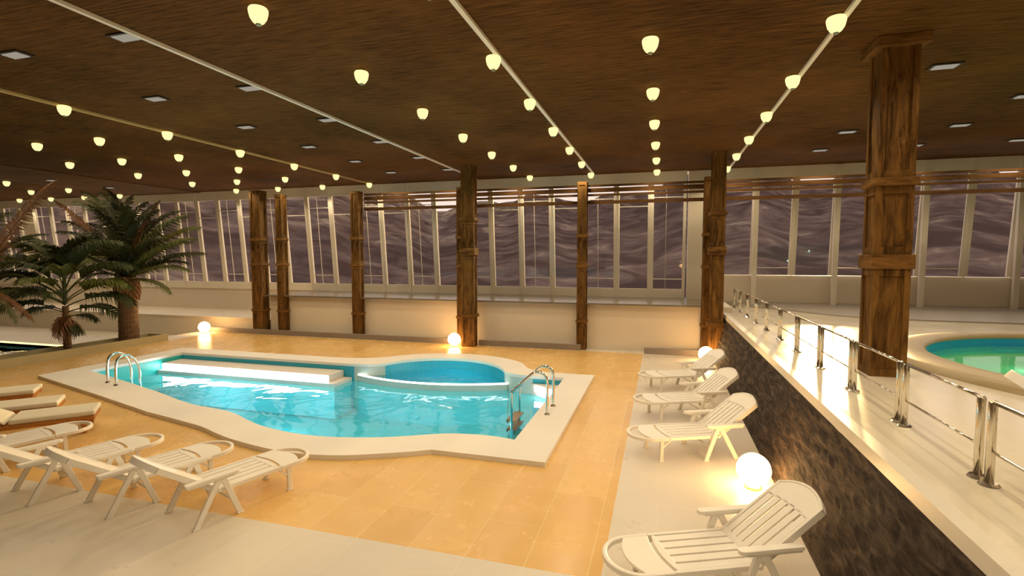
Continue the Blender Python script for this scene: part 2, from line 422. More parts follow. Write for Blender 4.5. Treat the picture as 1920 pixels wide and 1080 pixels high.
# benches with glowing front
bm = B(); box(bm, -4.69, -2.79, 3.82, 4.04, -.097, -.038)
bn = obj('pool_bench', bm, 'bench', pool, loc=ploc)
bm = B(); box(bm, -4.695, -2.70, 3.77, 4.035, -.165, -.098); obj('bench_reflection', bm, 'bench', bn, loc=ploc)  # grey block shaped to imitate the bench mirrored in the water
bm = B(); box(bm, -4.69, -2.71, 3.78, 4.03, -.41, -.1655); obj('bench_base', bm, 'pool_floor', bn, loc=ploc)
bm = B(); box(bm, -4.68, -2.80, 3.808, 3.819, -.092, -.042)
obj('light_strip', bm, 'strip_glow', bn, loc=ploc)['label'] = 'long glowing white strip'
bm = B(); prism(bm, [(-1.02,4.043),(-.738,4.043),(-.738,3.84)], -.16, -.038)
bn = obj('pool_bench', bm, 'bench', pool, loc=ploc); bn['label'] = 'small corner bench'
bm = B(); a = Vector((-.965,3.992)); b2 = Vector((-.755,3.842)); nrm = Vector((-(b2-a).y,(b2-a).x)).normalized()*-.006
bar(bm, (a.x+nrm.x,a.y+nrm.y,-.067), (b2.x+nrm.x,b2.y+nrm.y,-.067), .008, .05)
obj('light_strip', bm, 'strip_glow', bn, loc=ploc)['label'] = 'short glowing white strip'

# ------------------------------------------------------------------ ladders
def ladder(base, dirv, width, prof, steps, label):
    """prof: (distance over the edge, height) of one rail; the rails stand width apart"""
    ang = math.atan2(dirv[1], dirv[0]); t = empty('pool_ladder', V(base[0],base[1],.025), ang, label, 'ladder')
    for s in (-1, 1):
        y = s*width/2
        bm = B(); P = smoothpath([(a, y, z) for a, z in prof], 5)
        tube(bm, P, .0085, 12)
        rl = obj('handrail', bm, 'chrome', t, smooth=True)
        bm = B(); lathe(bm, [(0,.008),(.014,.008),(.018,0),(0,0)], 16, (0, y, 0.0))
        obj('base_flange', bm, 'chrome', rl, smooth=False)
    for zz in steps:
        bm = B(); box(bm, prof[-1][0]-.03, prof[-1][0]+.03, -width/2-.004, width/2+.004, zz-.006, zz)
        box(bm, prof[-1][0]+.025, prof[-1][0]+.032, -width/2-.004, width/2+.004, zz-.016, zz+.004)
        obj('step', bm, 'tread', t)
    return t
ladder((-.665,3.158), (-1,0), .185, [(0,0),(0,.10),(.0,.20),(.015,.245),(.06,.262),(.105,.24),(.17,.178),(.222,.128),(.231,.09),(.231,0),(.231,-.15),(.231,-.32)], [-.06,-.12,-.18,-.24],
       'chrome pool ladder with three visible treads at the right end of the pool')
ladder((-4.047,2.876), (.3,.954), .162, [(0,0),(0,.07),(.002,.14),(.016,.195),(.06,.226),(.108,.205),(.143,.145),(.157,.085),(.157,0),(.157,-.15),(.157,-.3)], [-.115,-.18,-.24],
       'chrome pool ladder with arched handrails at the left end of the pool')

# ------------------------------------------------------------------ walls, ledges
def wallbox(name, *a, mat='wall'):
    bm = B(); box(bm, *a); return struct(obj(name, bm, mat))
wallbox('wall_back', -4.95, .70, 5.58, 6.6, -.04, .49)
bm = B(); box(bm, -4.95, .60, 5.50, 6.47, .49, .507); struct(obj('trim_1', bm, 'ledge'))
wallbox('wall_back_left', XL, -4.95, 5.61, 6.6, -.147, .168)
bm = B(); box(bm, XL, -4.95, 5.59, 6.48, .168, .180); struct(obj('trim_2', bm, 'wall'))
wallbox('wall_back_upper', XL, -4.95, 6.48, 6.6, .180, .505)
wallbox('wall_back_right', .60, XR, 6.47, 6.6, .437, .79)
wallbox('wall_back_pier', .295, .61, 6.36, 6.5, .507, 2.0)
wallbox('wall_left', XL-.1, XL, YB, 6.6, -.15, 2.05)
wallbox('wall_low', -5.975, -5.9505, YB, 5.60, -.107, -.001)
wallbox('wall_right', XR, XR+.1, YB, 6.6, -.04, 2.05)
wallbox('wall_front', XL, XR, YB-.1, YB, -.04, 2.05)
# kerbs
for n, (x0, x1) in enumerate([(-5.95,-2.14),(-1.975,-.815),(-.155,.42)]):
    bm = B(); box(bm, x0, x1, 5.425, 5.46, -.0, .062)
    tag(obj('kerb', bm, 'kerb', bevel=.01), ['long low grey kerb behind the pool, left of the thick brown pillar','low grey kerb running right from the thick pillar behind the tub','short low grey kerb behind the farthest white lounger'][n], 'kerb')
# ceiling
bm = B(); box(bm, XL, XR, YB, 6.37, 2.0, 2.05); struct(obj('ceiling', bm, 'ceiling'))
bm = B(); box(bm, -8.22, -6.84, YB, 6.36, 1.990, 1.9995); struct(obj('trim_3', bm, 'ceiling_light'))
bm = B(); box(bm, XL, XR, 6.365, 6.6, 2.0, 2.05); struct(obj('ceiling', bm, 'frame'))
for n, (x, w, mt) in enumerate([(.712,.02,'strip'),(-.79,.022,'strip'),(-2.27,.022,'strip'),(-3.80,.03,'strip_gold')]):
    bm = B(); box(bm, x-w/2, x+w/2, YB, 6.2, 1.985, 1.9995); struct(obj('trim_%d' % (n+4), bm, mt))

# ------------------------------------------------------------------ windows (leaning inward)
def ly(z, o=0): return 6.455 - .095*(z-.5) + o
def lquad(bm, x0, x1, z0, z1, t=.03, o=0.):
    hexa(bm, [(x0,ly(z0,o),z0),(x1,ly(z0,o),z0),(x1,ly(z0,o)+t,z0),(x0,ly(z0,o)+t,z0),
              (x0,ly(z1,o),z1),(x1,ly(z1,o),z1),(x1,ly(z1,o)+t,z1),(x0,ly(z1,o)+t,z1)])
wn = 0
def window(x0, x1, zb, zs, kind, post=False):
    """zb: bottom of the unit, zs: bottom of the glass"""
    global wn; wn += 1
    loc = V((x0+x1)/2, 6.45, zb)
    w = bpy.data.objects.new('window_%d' % wn, None); col.objects.link(w); w.location = loc; w['kind'] = 'structure'
    st = .034; zt = 1.865
    bm = B()
    lquad(bm, x0+.001, x0+st, zs, zt); lquad(bm, x1-st, x1-.001, zs, zt)
    lquad(bm, x0+.001, x1-.001, zt, 1.999)
    if zs - zb > .02: lquad(bm, x0+.001, x1-.001, zb, zs)
    obj('window_frame', bm, 'frame', w, loc=loc)
    bm = B()
    v = [bm.verts.new(p) for p in ((x0+st,ly(zs)+.015,zs),(x1-st,ly(zs)+.015,zs),(x1-st,ly(zt)+.015,zt),(x0+st,ly(zt)+.015,zt))]
    bm.faces.new(v); obj('pane', bm, 'glass', w, loc=loc)
    bars = [(1.60,.011)] if kind == 0 else [(zs+.115,.010),(1.70,.008)]
    if kind == 2: bars = [(zs+.075,.008)]
    if kind == 3: bars = [(1.74,.008)]
    for z, h in bars:
        bm = B(); lquad(bm, x0+st, x1-st, z, z+h, .02, .002); obj('glazing_bar', bm, 'frame', w, loc=loc)
    if kind in (1,):
        bm = B(); xm = x0+st+(x1-x0-2*st)*.42; lquad(bm, xm, xm+.0035, zs, zt, .008, .006); obj('pull_cord', bm, 'frame', w, loc=loc)
    bm = B(); lquad(bm, x0-.004, x0+.003, zb, 1.98, .01, -.008); obj('joint_bead', bm, 'rail_wood' if False else 'frame', w, loc=loc)
    if post:
        bm = B(); hexa(bm, [(x0-.022,6.33,.445),(x0+.022,6.33,.445),(x0+.022,6.37,.445),(x0-.022,6.37,.445),(x0-.03,6.30,1.99),(x0+.03,6.30,1.99),(x0+.03,6.34,1.99),(x0-.03,6.34,1.99)])
        obj('mullion_post', bm, 'frame', w, loc=loc)
P = .4018
for k in range(-28, 2):
    window(-.53+P*k, -.53+P*(k+1), .507, .615, 1 if k % 2 else 0)
for k in range(0, 11):
    window(.61+P*k, .61+P*(k+1), .79, .80, 2 if k % 2 else 3, post=(k % 2 == 1))

# ------------------------------------------------------------------ upper deck on the right
DZ = .437
RC = (2.53,3.20); RR = 1.08
circ = [(RC[0]+(RR+.05)*math.cos(R(a)), RC[1]+(RR+.05)*math.sin(R(a))) for a in range(0, 360, 5)]
struct(slab('floor', [(.64,YB),(XR,YB),(XR,6.47),(.64,6.47)], [circ], .395, DZ, 'deck_tile'))
bm = B(); box(bm, .602, .645, YB, 6.2, .3965, DZ+.0015); struct(obj('trim_8', bm, 'cap'))
# battered rough stone retaining wall
bm = B(); ny, nz = 260, 26; grid = []
for j in range(nz+1):
    z = .3975*j/nz; row = []
    for i in range(ny+1):
        y = YB + (6.2-YB)*i/ny
        row.append(bm.verts.new((.497+.105*(z/.3975) , y, z)))
    grid.append(row)
for j in range(nz):
    for i in range(ny): bm.faces.new((grid[j][i], grid[j][i+1], grid[j+1][i+1], grid[j+1][i]))
for row in grid[1:-1]:
    for v in row[1:-1]:
        h = math.sin(v.co.z*110 + 1.3*math.sin(v.co.y*9) )*.5 + math.sin(v.co.y*31+v.co.z*40)*.3 + random.uniform(-.6,.6)
        v.co.x += h*.006
a0, a1 = grid[0][0], grid[0][-1]
bx = [bm.verts.new(p) for p in ((.70,YB,0),(.70,6.2,0),(.70,6.2,.3975),(.70,YB,.3975))]
bm.faces.new([grid[j][-1] for j in range(nz+1)] + [bx[2], bx[1]])
bm.faces.new([bx[3]] + [grid[j][0] for j in range(nz, -1, -1)] + [bx[0]])
struct(obj('wall_retaining', bm, 'stone', smooth=False))
# sloped bench along the far side of the deck
bm = B()
fr_ = smoothpath([(.75,6.40,0),(1.05,6.20,0),(1.35,5.85,0),(1.62,5.52,0),(1.95,5.36,0),(2.5,5.29,0),(3.3,5.27,0),(5.19,5.27,0)], 5)
for a, b3 in zip(fr_, fr_[1:]):
    hexa(bm, [(a.x,a.y,DZ),(b3.x,b3.y,DZ),(b3.x,6.465,DZ),(a.x,6.465,DZ),(a.x,a.y,DZ+.012),(b3.x,b3.y,DZ+.012),(b3.x,6.465,DZ+.045),(a.x,6.465,DZ+.045)])
bmesh.ops.remove_doubles(bm, verts=bm.verts, dist=1e-5)
tag(obj('stone_platform', bm, 'wedge'), 'low curved grey stone platform under the right hand windows', 'platform')
# round pool
rp = empty('round_pool', V(RC[0],RC[1],.3), 0, 'round green pool with stone rim on the upper deck at right', 'pool')
rl = V(RC[0],RC[1],.3)
bm = B()
prof = [(RR,.012),(RR,.018),(RR+.02,.034),(RR+.10,.040),(RR+.165,.034),(RR+.195,.020),(RR+.205,.0006)]
lathe(bm, prof, 96, (RC[0],RC[1],DZ)); obj('stone_rim', bm, 'rim', rp, smooth=True, loc=rl)
bm = B(); lathe(bm, [(RR+.002,.011),(RR+.002,-.16)], 96, (RC[0],RC[1],DZ)); obj('pool_wall', bm, 'round_blue', rp, smooth=True, loc=rl)
bm = B(); lathe(bm, [(RR+.002,-.075),(0,-.075)], 96, (RC[0],RC[1],DZ)); obj('pool_floor', bm, 'green_floor', rp, loc=rl)
bm = B(); lathe(bm, [(RR-.001,-.040),(0,-.040)], 96, (RC[0],RC[1],DZ)); obj('pool_water', bm, 'green_water', rp, loc=rl)
# blue blocks along the far wall, imitating a scalloped shadow at the water
for a in (62, 80, 98):
    bm = B(); pts = []
    for d in range(0, 13, 3): pts.append((RC[0]+(RR-.002)*math.cos(R(a+d)), RC[1]+(RR-.002)*math.sin(R(a+d))))
    for d in range(12, -1, -3): pts.append((RC[0]+(RR-.07)*math.cos(R(a+d)), RC[1]+(RR-.07)*math.sin(R(a+d))))
    prism(bm, pts, DZ-.0745, DZ-.055); obj('shadow_block', bm, 'round_blue', rp, loc=rl)

# ------------------------------------------------------------------ deck railing
def railing():
    t = empty('deck_railing', (0,0,0)); L = .415
    for y in (0, L):
        bm = B(); lathe(bm, [(0,0),(.0095,0),(.0095,.204),(.0075,.210),(0,.211)], 14, (0,y,0)); p = obj('post', bm, 'chrome', t, smooth=True)
        p.data.polygons.foreach_set('use_smooth', [True]*len(p.data.polygons))
        bm = B(); lathe(bm, [(0,.006),(.018,.006),(.022,0),(0,0)], 14, (0,y,0)); obj('base_flange', bm, 'chrome', p)
    bm = B(); tube(bm, [(0,.0,.206),(0,L,.206)], .0052, 10); obj('top_rail', bm, 'chrome', t, smooth=True)
    bm = B(); tube(bm, [(0,.009,.085),(0,L-.009,.085)], .0036, 8); obj('middle_rail', bm, 'chrome', t, smooth=True)
    return t
r0 = railing()
ordn = ['nearest','second nearest','third nearest','fourth nearest','fifth nearest','sixth nearest','seventh nearest','eighth nearest','ninth nearest','tenth nearest','farthest']
for k in range(11):
    t = r0 if k == 0 else copy_tree(r0)
    t.location = V(.787, 1.10+.4625*k, DZ+.0015)
    tag(t, ordn[k]+' of the chrome railing sections on the white deck edge', 'railing', 'chrome railing sections along the raised deck')

# ------------------------------------------------------------------ pillars
def pillar(x0, x1, y0, y1, z0, z1, bands, label, cap=True, w=.016, group=None):
    loc = V((x0+x1)/2, (y0+y1)/2, z0)
    t = empty('wooden_pillar', loc, 0, label, 'pillar', group)
    bm = B(); box(bm, x0+.008, x1-.008, y0+.008, y1-.008, z0, z1)
    # raised corner boards leave recessed panels on every face
    c = (x1-x0)*.17
    zs = [z0] + [z for b_ in bands for z in b_] + [z1]
    for (za, zb_) in zip(zs[::2], zs[1::2]):
        for xx in ((x0, x0+c), (x1-c, x1)):
            for yy in ((y0, y0+c), (y1-c, y1)):
                box(bm, xx[0], xx[1], yy[0], yy[1], za, zb_)
        if zb_-za > .15:
            for q in ((za, za+.035), (zb_-.035, zb_)):
                box(bm, x0+.001, x1-.001, y0+.001, y1-.001, q[0], q[1])
    obj('shaft', bm, 'pillar', t, loc=loc)
    for (za, zb_) in bands:
        bm = B(); e = w; box(bm, x0-e, x1+e, y0-e, y1+e, za, zb_); obj('collar', bm, 'pillar_band', t, loc=loc, bevel=.012)
    if cap:
        bm = B(); box(bm, x0-.03, x1+.03, y0-.03, y1+.03, z1-.045, z1); obj('capital', bm, 'pillar_band', t, loc=loc, bevel=.012)
    return t
fb = [(.33,.366),(1.02,1.10),(1.398,1.433)]
pillar(.955, 1.105, 2.775, 2.925, DZ+.001, 1.999, [(.945,1.012),(1.328,1.366)], 'huge dark wooden pillar standing on the upper deck beside the round pool', w=.012)
pillar(-2.133, -1.982, 5.30, 5.41, .0005, 1.999, fb, 'thick wooden pillar rising from the kerb behind the tub to the ceiling', cap=False)
pillar(.452, .578, 5.25, 5.38, .0005, 1.999, fb, 'thick wooden pillar at the far end of the stone retaining wall', cap=False)
bb = [(.29,.322),(.886,.922),(1.210,1.245)]
pillar(-.868, -.768, 5.47, 5.572, .0005, 1.797, bb, 'slim wooden pillar in front of the windows right of the tub', cap=False, w=.009)
pillar(.40, .50, 5.47, 5.572, .0005, 1.797, bb, 'slim wooden pillar partly hidden behind the thick one at the stone wall', cap=False, w=.009)
pillar(-2.255, -2.155, 5.47, 5.572, .0005, 1.797, bb, 'slim wooden pillar peeking out left of the thick pillar by the tub', cap=False, w=.009)
pillar(-3.64, -3.53, 5.47, 5.572, .0005, 1.797, bb, 'slim wooden pillar at the left ends of the horizontal rails', cap=False, w=.009)
pillar(-4.742, -4.645, 5.47, 5.572, .0005, 1.797, bb, 'dark slim wooden pillar, second from the left behind the pool', cap=False, w=.009)
pillar(-5.14, -4.98, 5.47, 5.60, .0005, 1.86, bb, 'leftmost wooden pillar behind the pool kerb', cap=False, w=.009)
# horizontal rails
for n, (z0, z1) in enumerate([(1.572,1.606),(1.658,1.680),(1.699,1.742),(1.757,1.778)]):
    bm = B(); box(bm, -3.529, 5.15, 5.60, 5.63, z0, z1)
    tag(obj('wooden_rail', bm, 'rail_wood'), ['lowest','second lowest','third lowest','topmost'][n]+' of the four long brown rails before the windows', 'rail', 'horizontal brown rails before the windows')

# ------------------------------------------------------------------ ceiling lamps and vents
def lamp():
    t = empty('ceiling_lamp', (0,0,0))
    bm = B(); lathe(bm, [(0,0),(.020,0),(.020,-.008),(.010,-.012),(0,-.012)], 20); obj('lamp_base', bm, 'brass', t)
    bm = B(); lathe(bm, [(0,-.0125),(.034,-.0135),(.0375,-.020),(.037,-.032),(.032,-.052),(.022,-.068),(.014,-.074),(0,-.074)], 24); obj('lamp_shade', bm, 'shade', t, smooth=True)
    bm = B(); lathe(bm, [(0,-.0745),(.011,-.0745),(.009,-.081),(0,-.083)], 16); obj('lamp_tip', bm, 'nozzle', t)
    return t
l0 = lamp(); first = True; sx = .967
cols = [(.70,'over the right hand loungers beside a white strip'),(-.066,'in the row left of the loungers'),(-.84,'beside the white strip above the tub ladder'),(-1.607,'in the row right of the longest white strip'),
        (-3.90,'beside the ochre strip'),(-4.657,'in the row just left of the ochre strip'),(-5.42,'in the second row left of the ochre strip'),(-6.175,'in the row over the palms'),
        (-8.53,'in the row nearest beyond the light ceiling band'),(-9.33,'in the second row beyond the light ceiling band'),(-10.12,'in the third row beyond the light ceiling band'),(-10.9,'in the farthest left row')]
ordi = ['nearest','second','third','fourth','fifth','sixth','seventh']
spots = []
def vis(x, y):
    c, s = math.cos(R(16.23)), math.sin(R(16.23)); r_ = x*c+y*s; f_ = -x*s+y*c
    if f_ < .2: return False
    u_ = .955; p_ = R(3.457)
    fz = f_*math.cos(p_)-u_*math.sin(p_); uz = f_*math.sin(p_)+u_*math.cos(p_)
    return abs(r_/fz) < 1.03 and uz/fz < .60
for cx, cname in cols:
    rows = [k for k in range(-4, 7)]
    vk = [k for k in rows if vis(cx*sx, (1.79+.756*k)*sx)]
    for k in rows:
        x, y = cx*sx, (1.79+.756*k)*sx
        if k in vk:
            t = l0 if first else copy_tree(l0); first = False
            t.location = V(x, y, 1.9995)
            tag(t, '%s glowing cream ceiling lamp %s' % (ordi[min(vk.index(k),6)], cname), 'ceiling lamp', 'glowing ceiling lamps')
        if k in vk or (x > -1.2) or y > 5: spots.append((x, y))
def vent():
    t = empty('ceiling_vent', (0,0,0))  # a ceiling vent; its glow is added
    bm = B(); box(bm, -.07,.07,-.04,.04,-.008,0); obj('vent_frame', bm, 'metal_dark', t)
    bm = B(); box(bm, -.052,.052,-.029,.029,-.011,-.0082)
    for k in range(5): box(bm, -.05,.05,-.024+.012*k-.002,-.024+.012*k+.002,-.013,-.011)
    obj('vent_panel', bm, 'vent', t)
    return t
v0 = vent(); first = True; vspots = []
for (x, ks, nm) in [(-2.345,range(0,6),'just left of the long middle strip'),(-3.07,range(0,6),'between the middle and ochre strips'),(1.404,range(2,6),'right of the loungers over the deck edge'),(2.15,range(3,6),'over the round pool'),(2.9,range(4,6),'near the right end of the room'),(-7.53,range(2,6),'in the light ceiling band')]:
    for i, k in enumerate(ks):
        t = v0 if first else copy_tree(v0); first = False
        t.location = V(x, 1.80+.73*k, 1.9998 if x > -7 else 1.9895)
        tag(t, '%s flat rectangular ceiling vent %s' % (ordi[i], nm), 'recessed light', 'ceiling vents')
        vspots.append((x, 1.80+.73*k))

# ------------------------------------------------------------------ ball lamps
def ball(x, y, label):
    t = empty('ball_lamp', V(x,y,0), 0, label, 'ball lamp')
    bm = B(); lathe(bm, [(0,0),(.035,0),(.035,.008),(.028,.012),(0,.012)], 24); obj('lamp_base', bm, 'brass', t)
    bm = B(); bmesh.ops.create_uvsphere(bm, u_segments=32, v_segments=20, radius=.070)
    bmesh.ops.translate(bm, vec=(0,0,.080), verts=bm.verts); obj('glass_globe', bm, 'globe', t, smooth=True)
ball(-5.765, 5.30, 'glowing white ball lamp on the floor near the left kerb end')
ball(-2.215, 5.29, 'glowing white ball lamp beside the thick pillar behind the pool')
ball(.400, 2.375, 'large glowing ball lamp on the floor between the right hand loungers')
ball(.425, 5.15, 'glowing ball lamp half hidden behind the farthest right lounger')

# ------------------------------------------------------------------ white resin loungers (metres)
def lounger():
    t = empty('sun_lounger', (0,0,0)); H = .36
    def ob(name, bm, mat='plastic', bev=.006, par=t): return obj(name, bm, mat, par, scale=1, bevel=bev)
    # seat: frame rails, cross rails and slats
    bm = B(); zt = .42
    for s in (-1,1): box(bm, .28,1.20, s*.345-.022, s*.345+.022, zt-.055, zt)
    box(bm, .28,.325,-.33,.33, zt-.05, zt-.006); 
    ob('seat_frame', bm)
    bm = B()
    for k in range(5):
        y = -.262+.131*k; box(bm, .33,1.155, y-.051, y+.051, zt-.028, zt-.008)
    ar = []
    for k in range(13):
        y = -.322+.644*k/12; ar.append((1.20-.035+.05*(1-(y/.322)**2), y))
    prism(bm, [(1.13,-.322)] + ar + [(1.13,.322)], zt-.03, zt-.004)
    ob('seat', bm, bev=.004)
    # foot section: loop frame with a rounded end and a solid panel
    bm = B(); P = [(1.205,-.345)]
    for k in range(17):
        a = -math.pi/2 + math.pi*k/16
        P.append((1.46+.33*math.cos(a)*1.0, .345*math.sin(a)))
    P.append((1.205,.345))
    n = len(P)
    def off(i, d):
        a = Vector(P[max(i-1,0)]); b_ = Vector(P[min(i+1,n-1)]); dd = (b_-a).normalized(); nn = Vector((dd.y,-dd.x)); return Vector(P[i])+nn*d
    sec = [(-.024,zt-.055),(.024,zt-.055),(.024,zt-.006),(.012,zt),(-.012,zt),(-.024,zt-.006)]
    rings = [[bm.verts.new((*off(i,d), z)) for d, z in sec] for i in range(n)]
    for A, C in zip(rings, rings[1:]):
        for k in range(6): bm.faces.new((A[k], A[(k+1)%6], C[(k+1)%6], C[k]))
    bm.faces.new(rings[0][::-1]); bm.faces.new(rings[-1])
    ob('foot_frame', bm, bev=0)
    bm = B(); fr2 = []
    for k in range(13):
        y = -.325+.65*k/12; fr2.append((1.49+.10*(1-(y/.325)**2), y))
    bk = []
    for k in range(13):
        y = .325-.65*k/12; bk.append((1.205+.05*(1-(y/.325)**2), y))
    prism(bm, fr2+bk, zt-.03, zt-.004); ob('footrest', bm)
    # backrest, in its own plane (u along, y across), tilted
    ang = R(36); ca, sa = math.cos(ang), math.sin(ang); hx, hz = .31, zt-.015
    def W(u, y, w): return Vector((hx - u*ca + w*sa, y, hz + u*sa + w*ca))
    bm = B(); L = .87
    def slabuv(poly, w0, w1):
        lo = [bm.verts.new(W(u,y,w0)) for u, y in poly]; hi = [bm.verts.new(W(u,y,w1)) for u, y in poly]; k = len(poly)
        bm.faces.new(lo[::-1]); bm.faces.new(hi)
        for i in range(k): bm.faces.new((lo[i], lo[(i+1)%k], hi[(i+1)%k], hi[i]))
    bw = .345
    def top(y): return L + .14*(1-(y/bw)**2)
    ns = 6; sw = 2*(bw-.03)/ns
    for k in range(ns):
        y0 = -(bw-.03)+k*sw+.012; y1 = y0+sw-.024
        sl = .68 + .05*(1-((y0+y1)/2/bw)**2)
        slabuv([(.05,y0),(sl,y0),(sl,y1),(.05,y1)], .0, .020)
    for s in (-1,1): slabuv([(0,s*(bw-.034)),(0,s*bw),(L,s*bw),(L,s*(bw-.034))][::s], -.05, .026)
    slabuv([(0,-(bw-.03)),(.055,-(bw-.03)),(.055,bw-.03),(0,bw-.03)], .0, .020)
    hd = [(.66+.04*(1-(y/bw)**2), y) for y in [-(bw-.03)+2*(bw-.03)*k/14 for k in range(15)]]
    tp = [(top(y)-.02, y) for y in [(bw-.03)-2*(bw-.03)*k/14 for k in range(15)]]
    slabuv(hd+tp, .0, .020)
    # raised lip round the top
    ys = [-bw+2*bw*k/16 for k in range(17)]
    slabuv([(top(y)-.026, y) for y in ys] + [(top(y), y) for y in ys[::-1]], -.05, .028)
    ob('backrest', bm, bev=.004)
    # armrests
    for s in (-1,1):
        bm = B(); y = s*.405; pr = [(-.12,.035),(-.10,.046),(.1,.044),(.44,.05),(.53,.05),(.56,.038),(.575,.02)]
        poly = [(x, y-w) for x, w in pr] + [(x, y+w) for x, w in pr[::-1]]
        prism(bm, poly, .580, .622)
        box(bm, -.10,.50, y-.034,y-.02,.555,.580); box(bm, -.10,.50, y+.02,y+.034,.555,.580)
        a = ob('armrest', bm, bev=.008)
        for (fx, tx) in ((.0,.315),(.56,.345)):
            bm = B(); bar(bm, (tx,y,.586), (fx,y,.012), .042, .072, (1,0,0)); ob('leg', bm)
            lg = [o for o in t.children if o.name.startswith('leg')][-1]
            bm = B(); box(bm, fx-.045,fx+.045,y-.028,y+.028,0,.02); ob('foot_pad', bm, par=lg)
        bm = B(); bar(bm, (1.33,s*.325,zt-.05), (1.34,s*.325,.012), .045, .06, (1,0,0)); lg = ob('leg', bm)
        bm = B(); box(bm, 1.295,1.385,s*.325-.032,s*.325+.032,0,.02); ob('foot_pad', bm, par=lg)
        bm = B(); bar(bm, (1.335,s*.325,.22), (1.16,s*.325,zt-.05), .022, .03, (1,0,0)); ob('brace', bm)
    bm = B(); bar(bm, (.47,-.40,.22), (.47,.40,.22), .02,.03); ob('cross_bar', bm)
    bm = B(); tube(bm, [(.315,-.39,.40),(.315,.39,.40)], .022, 10); ob('hinge_rod', bm, bev=0)
    return t
L0 = lounger()
def put(t, near_rear, near_leg, side, label, group, z=0):
    """near side line from the rear foot to the leg foot; side = +1 when the lounger extends to the left of that direction"""
    a = Vector(near_rear)*S; b_ = Vector(near_leg)*S; d = (b_-a).normalized(); n = Vector((-d.y, d.x))*side
    o = a + n*.40; t.location = (o.x, o.y, z*S); t.rotation_euler = (0,0,math.atan2(d.y,d.x)); tag(t, label, 'sun lounger', group)
gr, gl_ = 'white slatted loungers beside the stone wall', 'white slatted loungers in front of the pool'
dR = Vector((-.910,-.415))*.385
for (x, y, lb) in [(.373,4.045,'farthest white slatted lounger beside the stone wall'),(.373,3.345,'second farthest white slatted lounger beside the stone wall'),
                   (.373,2.699,'white slatted lounger just beyond the large ball lamp'),(.372,1.585,'closest white slatted lounger at the bottom right edge')]:
    t = L0 if y > 4 else copy_tree(L0)
    put(t, (x,y), (x+dR.x, y+dR.y), -1, lb, gr)
dL = Vector((.322,.947))*.38
for (x, y, lb) in [(-1.622,1.425,'rightmost white slatted lounger before the pool, seen from behind'),(-2.018,1.400,'second white slatted lounger from the right before the pool'),
                   (-2.430,1.388,'third white slatted lounger from the right before the pool'),(-2.97,1.43,'white slatted lounger at the left edge before the cushioned ones')]:
    t = copy_tree(L0); put(t, (x,y), (x+dL.x, y+dL.y), 1, lb, gl_)
t = copy_tree(L0); t.location = (3.31, 5.095, (DZ+.001)*S); t.rotation_euler = (0,0,math.atan2(-.25,.97)); tag(t, 'white lounger on the upper deck, only a corner in view at the right edge', 'sun lounger')

# ------------------------------------------------------------------ cushioned wooden loungers (metres)
def cushioned():
    t = empty('cushioned_lounger', (0,0,0))      # origin under the middle of the foot end, +x = foot direction
    def ob(name, bm, mat, bev=.01, sm=False): return obj(name, bm, mat, t, scale=1, bevel=bev, smooth=sm)
    w = .36
    bm = B()
    for s in (-1,1): box(bm, -1.95,-.02, s*w-.02, s*w+.02, .25,.335)
    box(bm, -.05,-.01,-w+.02,w-.02,.25,.335)
    for k in range(18): box(bm, -1.9+.1*k,-1.84+.1*k,-w+.02,w-.02,.30,.325)
    ob('bed_frame', bm, 'teak', .006)
    for x in (-.17,-1.72):
        for s in (-1,1):
            bm = B(); box(bm, x-.035,x+.035, s*w-.028,s*w+.028,0,.249)
            for q in (-1,1):
                pts = [(x+q*.035,.249),(x+q*.035,.10)] + [(x+q*(.035+.13*(1-math.cos(a))), .10+.149*math.sin(a)) for a in [math.pi/2*k/6 for k in range(7)]]
                lo = [bm.verts.new((px, s*w-.02, pz)) for px, pz in pts]; hi = [bm.verts.new((px, s*w+.02, pz)) for px, pz in pts]
                bm.faces.new(lo); bm.faces.new(hi[::-1])
                for i in range(len(pts)): bm.faces.new((lo[i], lo[(i+1)%len(pts)], hi[(i+1)%len(pts)], hi[i]))
            ob('leg', bm, 'teak', 0)
    bm = B(); box(bm, -1.28,0,-w-.01,w+.01,.337,.435); ob('seat_cushion', bm, 'cushion', .03)
    bm = B(); a = R(28); c, s_ = math.cos(a), math.sin(a); T = [(0,.0),(.75,.0),(.75,.098),(0,.098)]
    lo = [bm.verts.new((-1.32-u*c-v*s_*-1*-1, -w-.01, .345+u*s_+v*c)) for u, v in T]; hi = [bm.verts.new((-1.32-u*c-v*s_, w+.01, .345+u*s_+v*c)) for u, v in T]
    bm.faces.new(lo); bm.faces.new(hi[::-1])
    for i in range(4): bm.faces.new((lo[i], lo[(i+1)%4], hi[(i+1)%4], hi[i]))
    ob('back_cushion', bm, 'cushion', .03)
    return t
c0 = cushioned()
for n, (nx, ny_, lb) in enumerate([(-3.10,2.10,'nearest cushioned wooden lounger behind the white slatted ones'),(-3.50,2.165,'middle of the three cushioned wooden loungers at left'),(-3.965,2.32,'farthest of the three cushioned wooden loungers, nearest the pool corner')]):
    t = c0 if n == 0 else copy_tree(c0)
    a = R(47); mid = Vector((nx,ny_))*S + Vector((-math.sin(a), math.cos(a)))*.37
    t.location = (mid.x, mid.y, 0); t.rotation_euler = (0,0,a)
    tag(t, lb, 'lounger', 'cushioned wooden loungers')

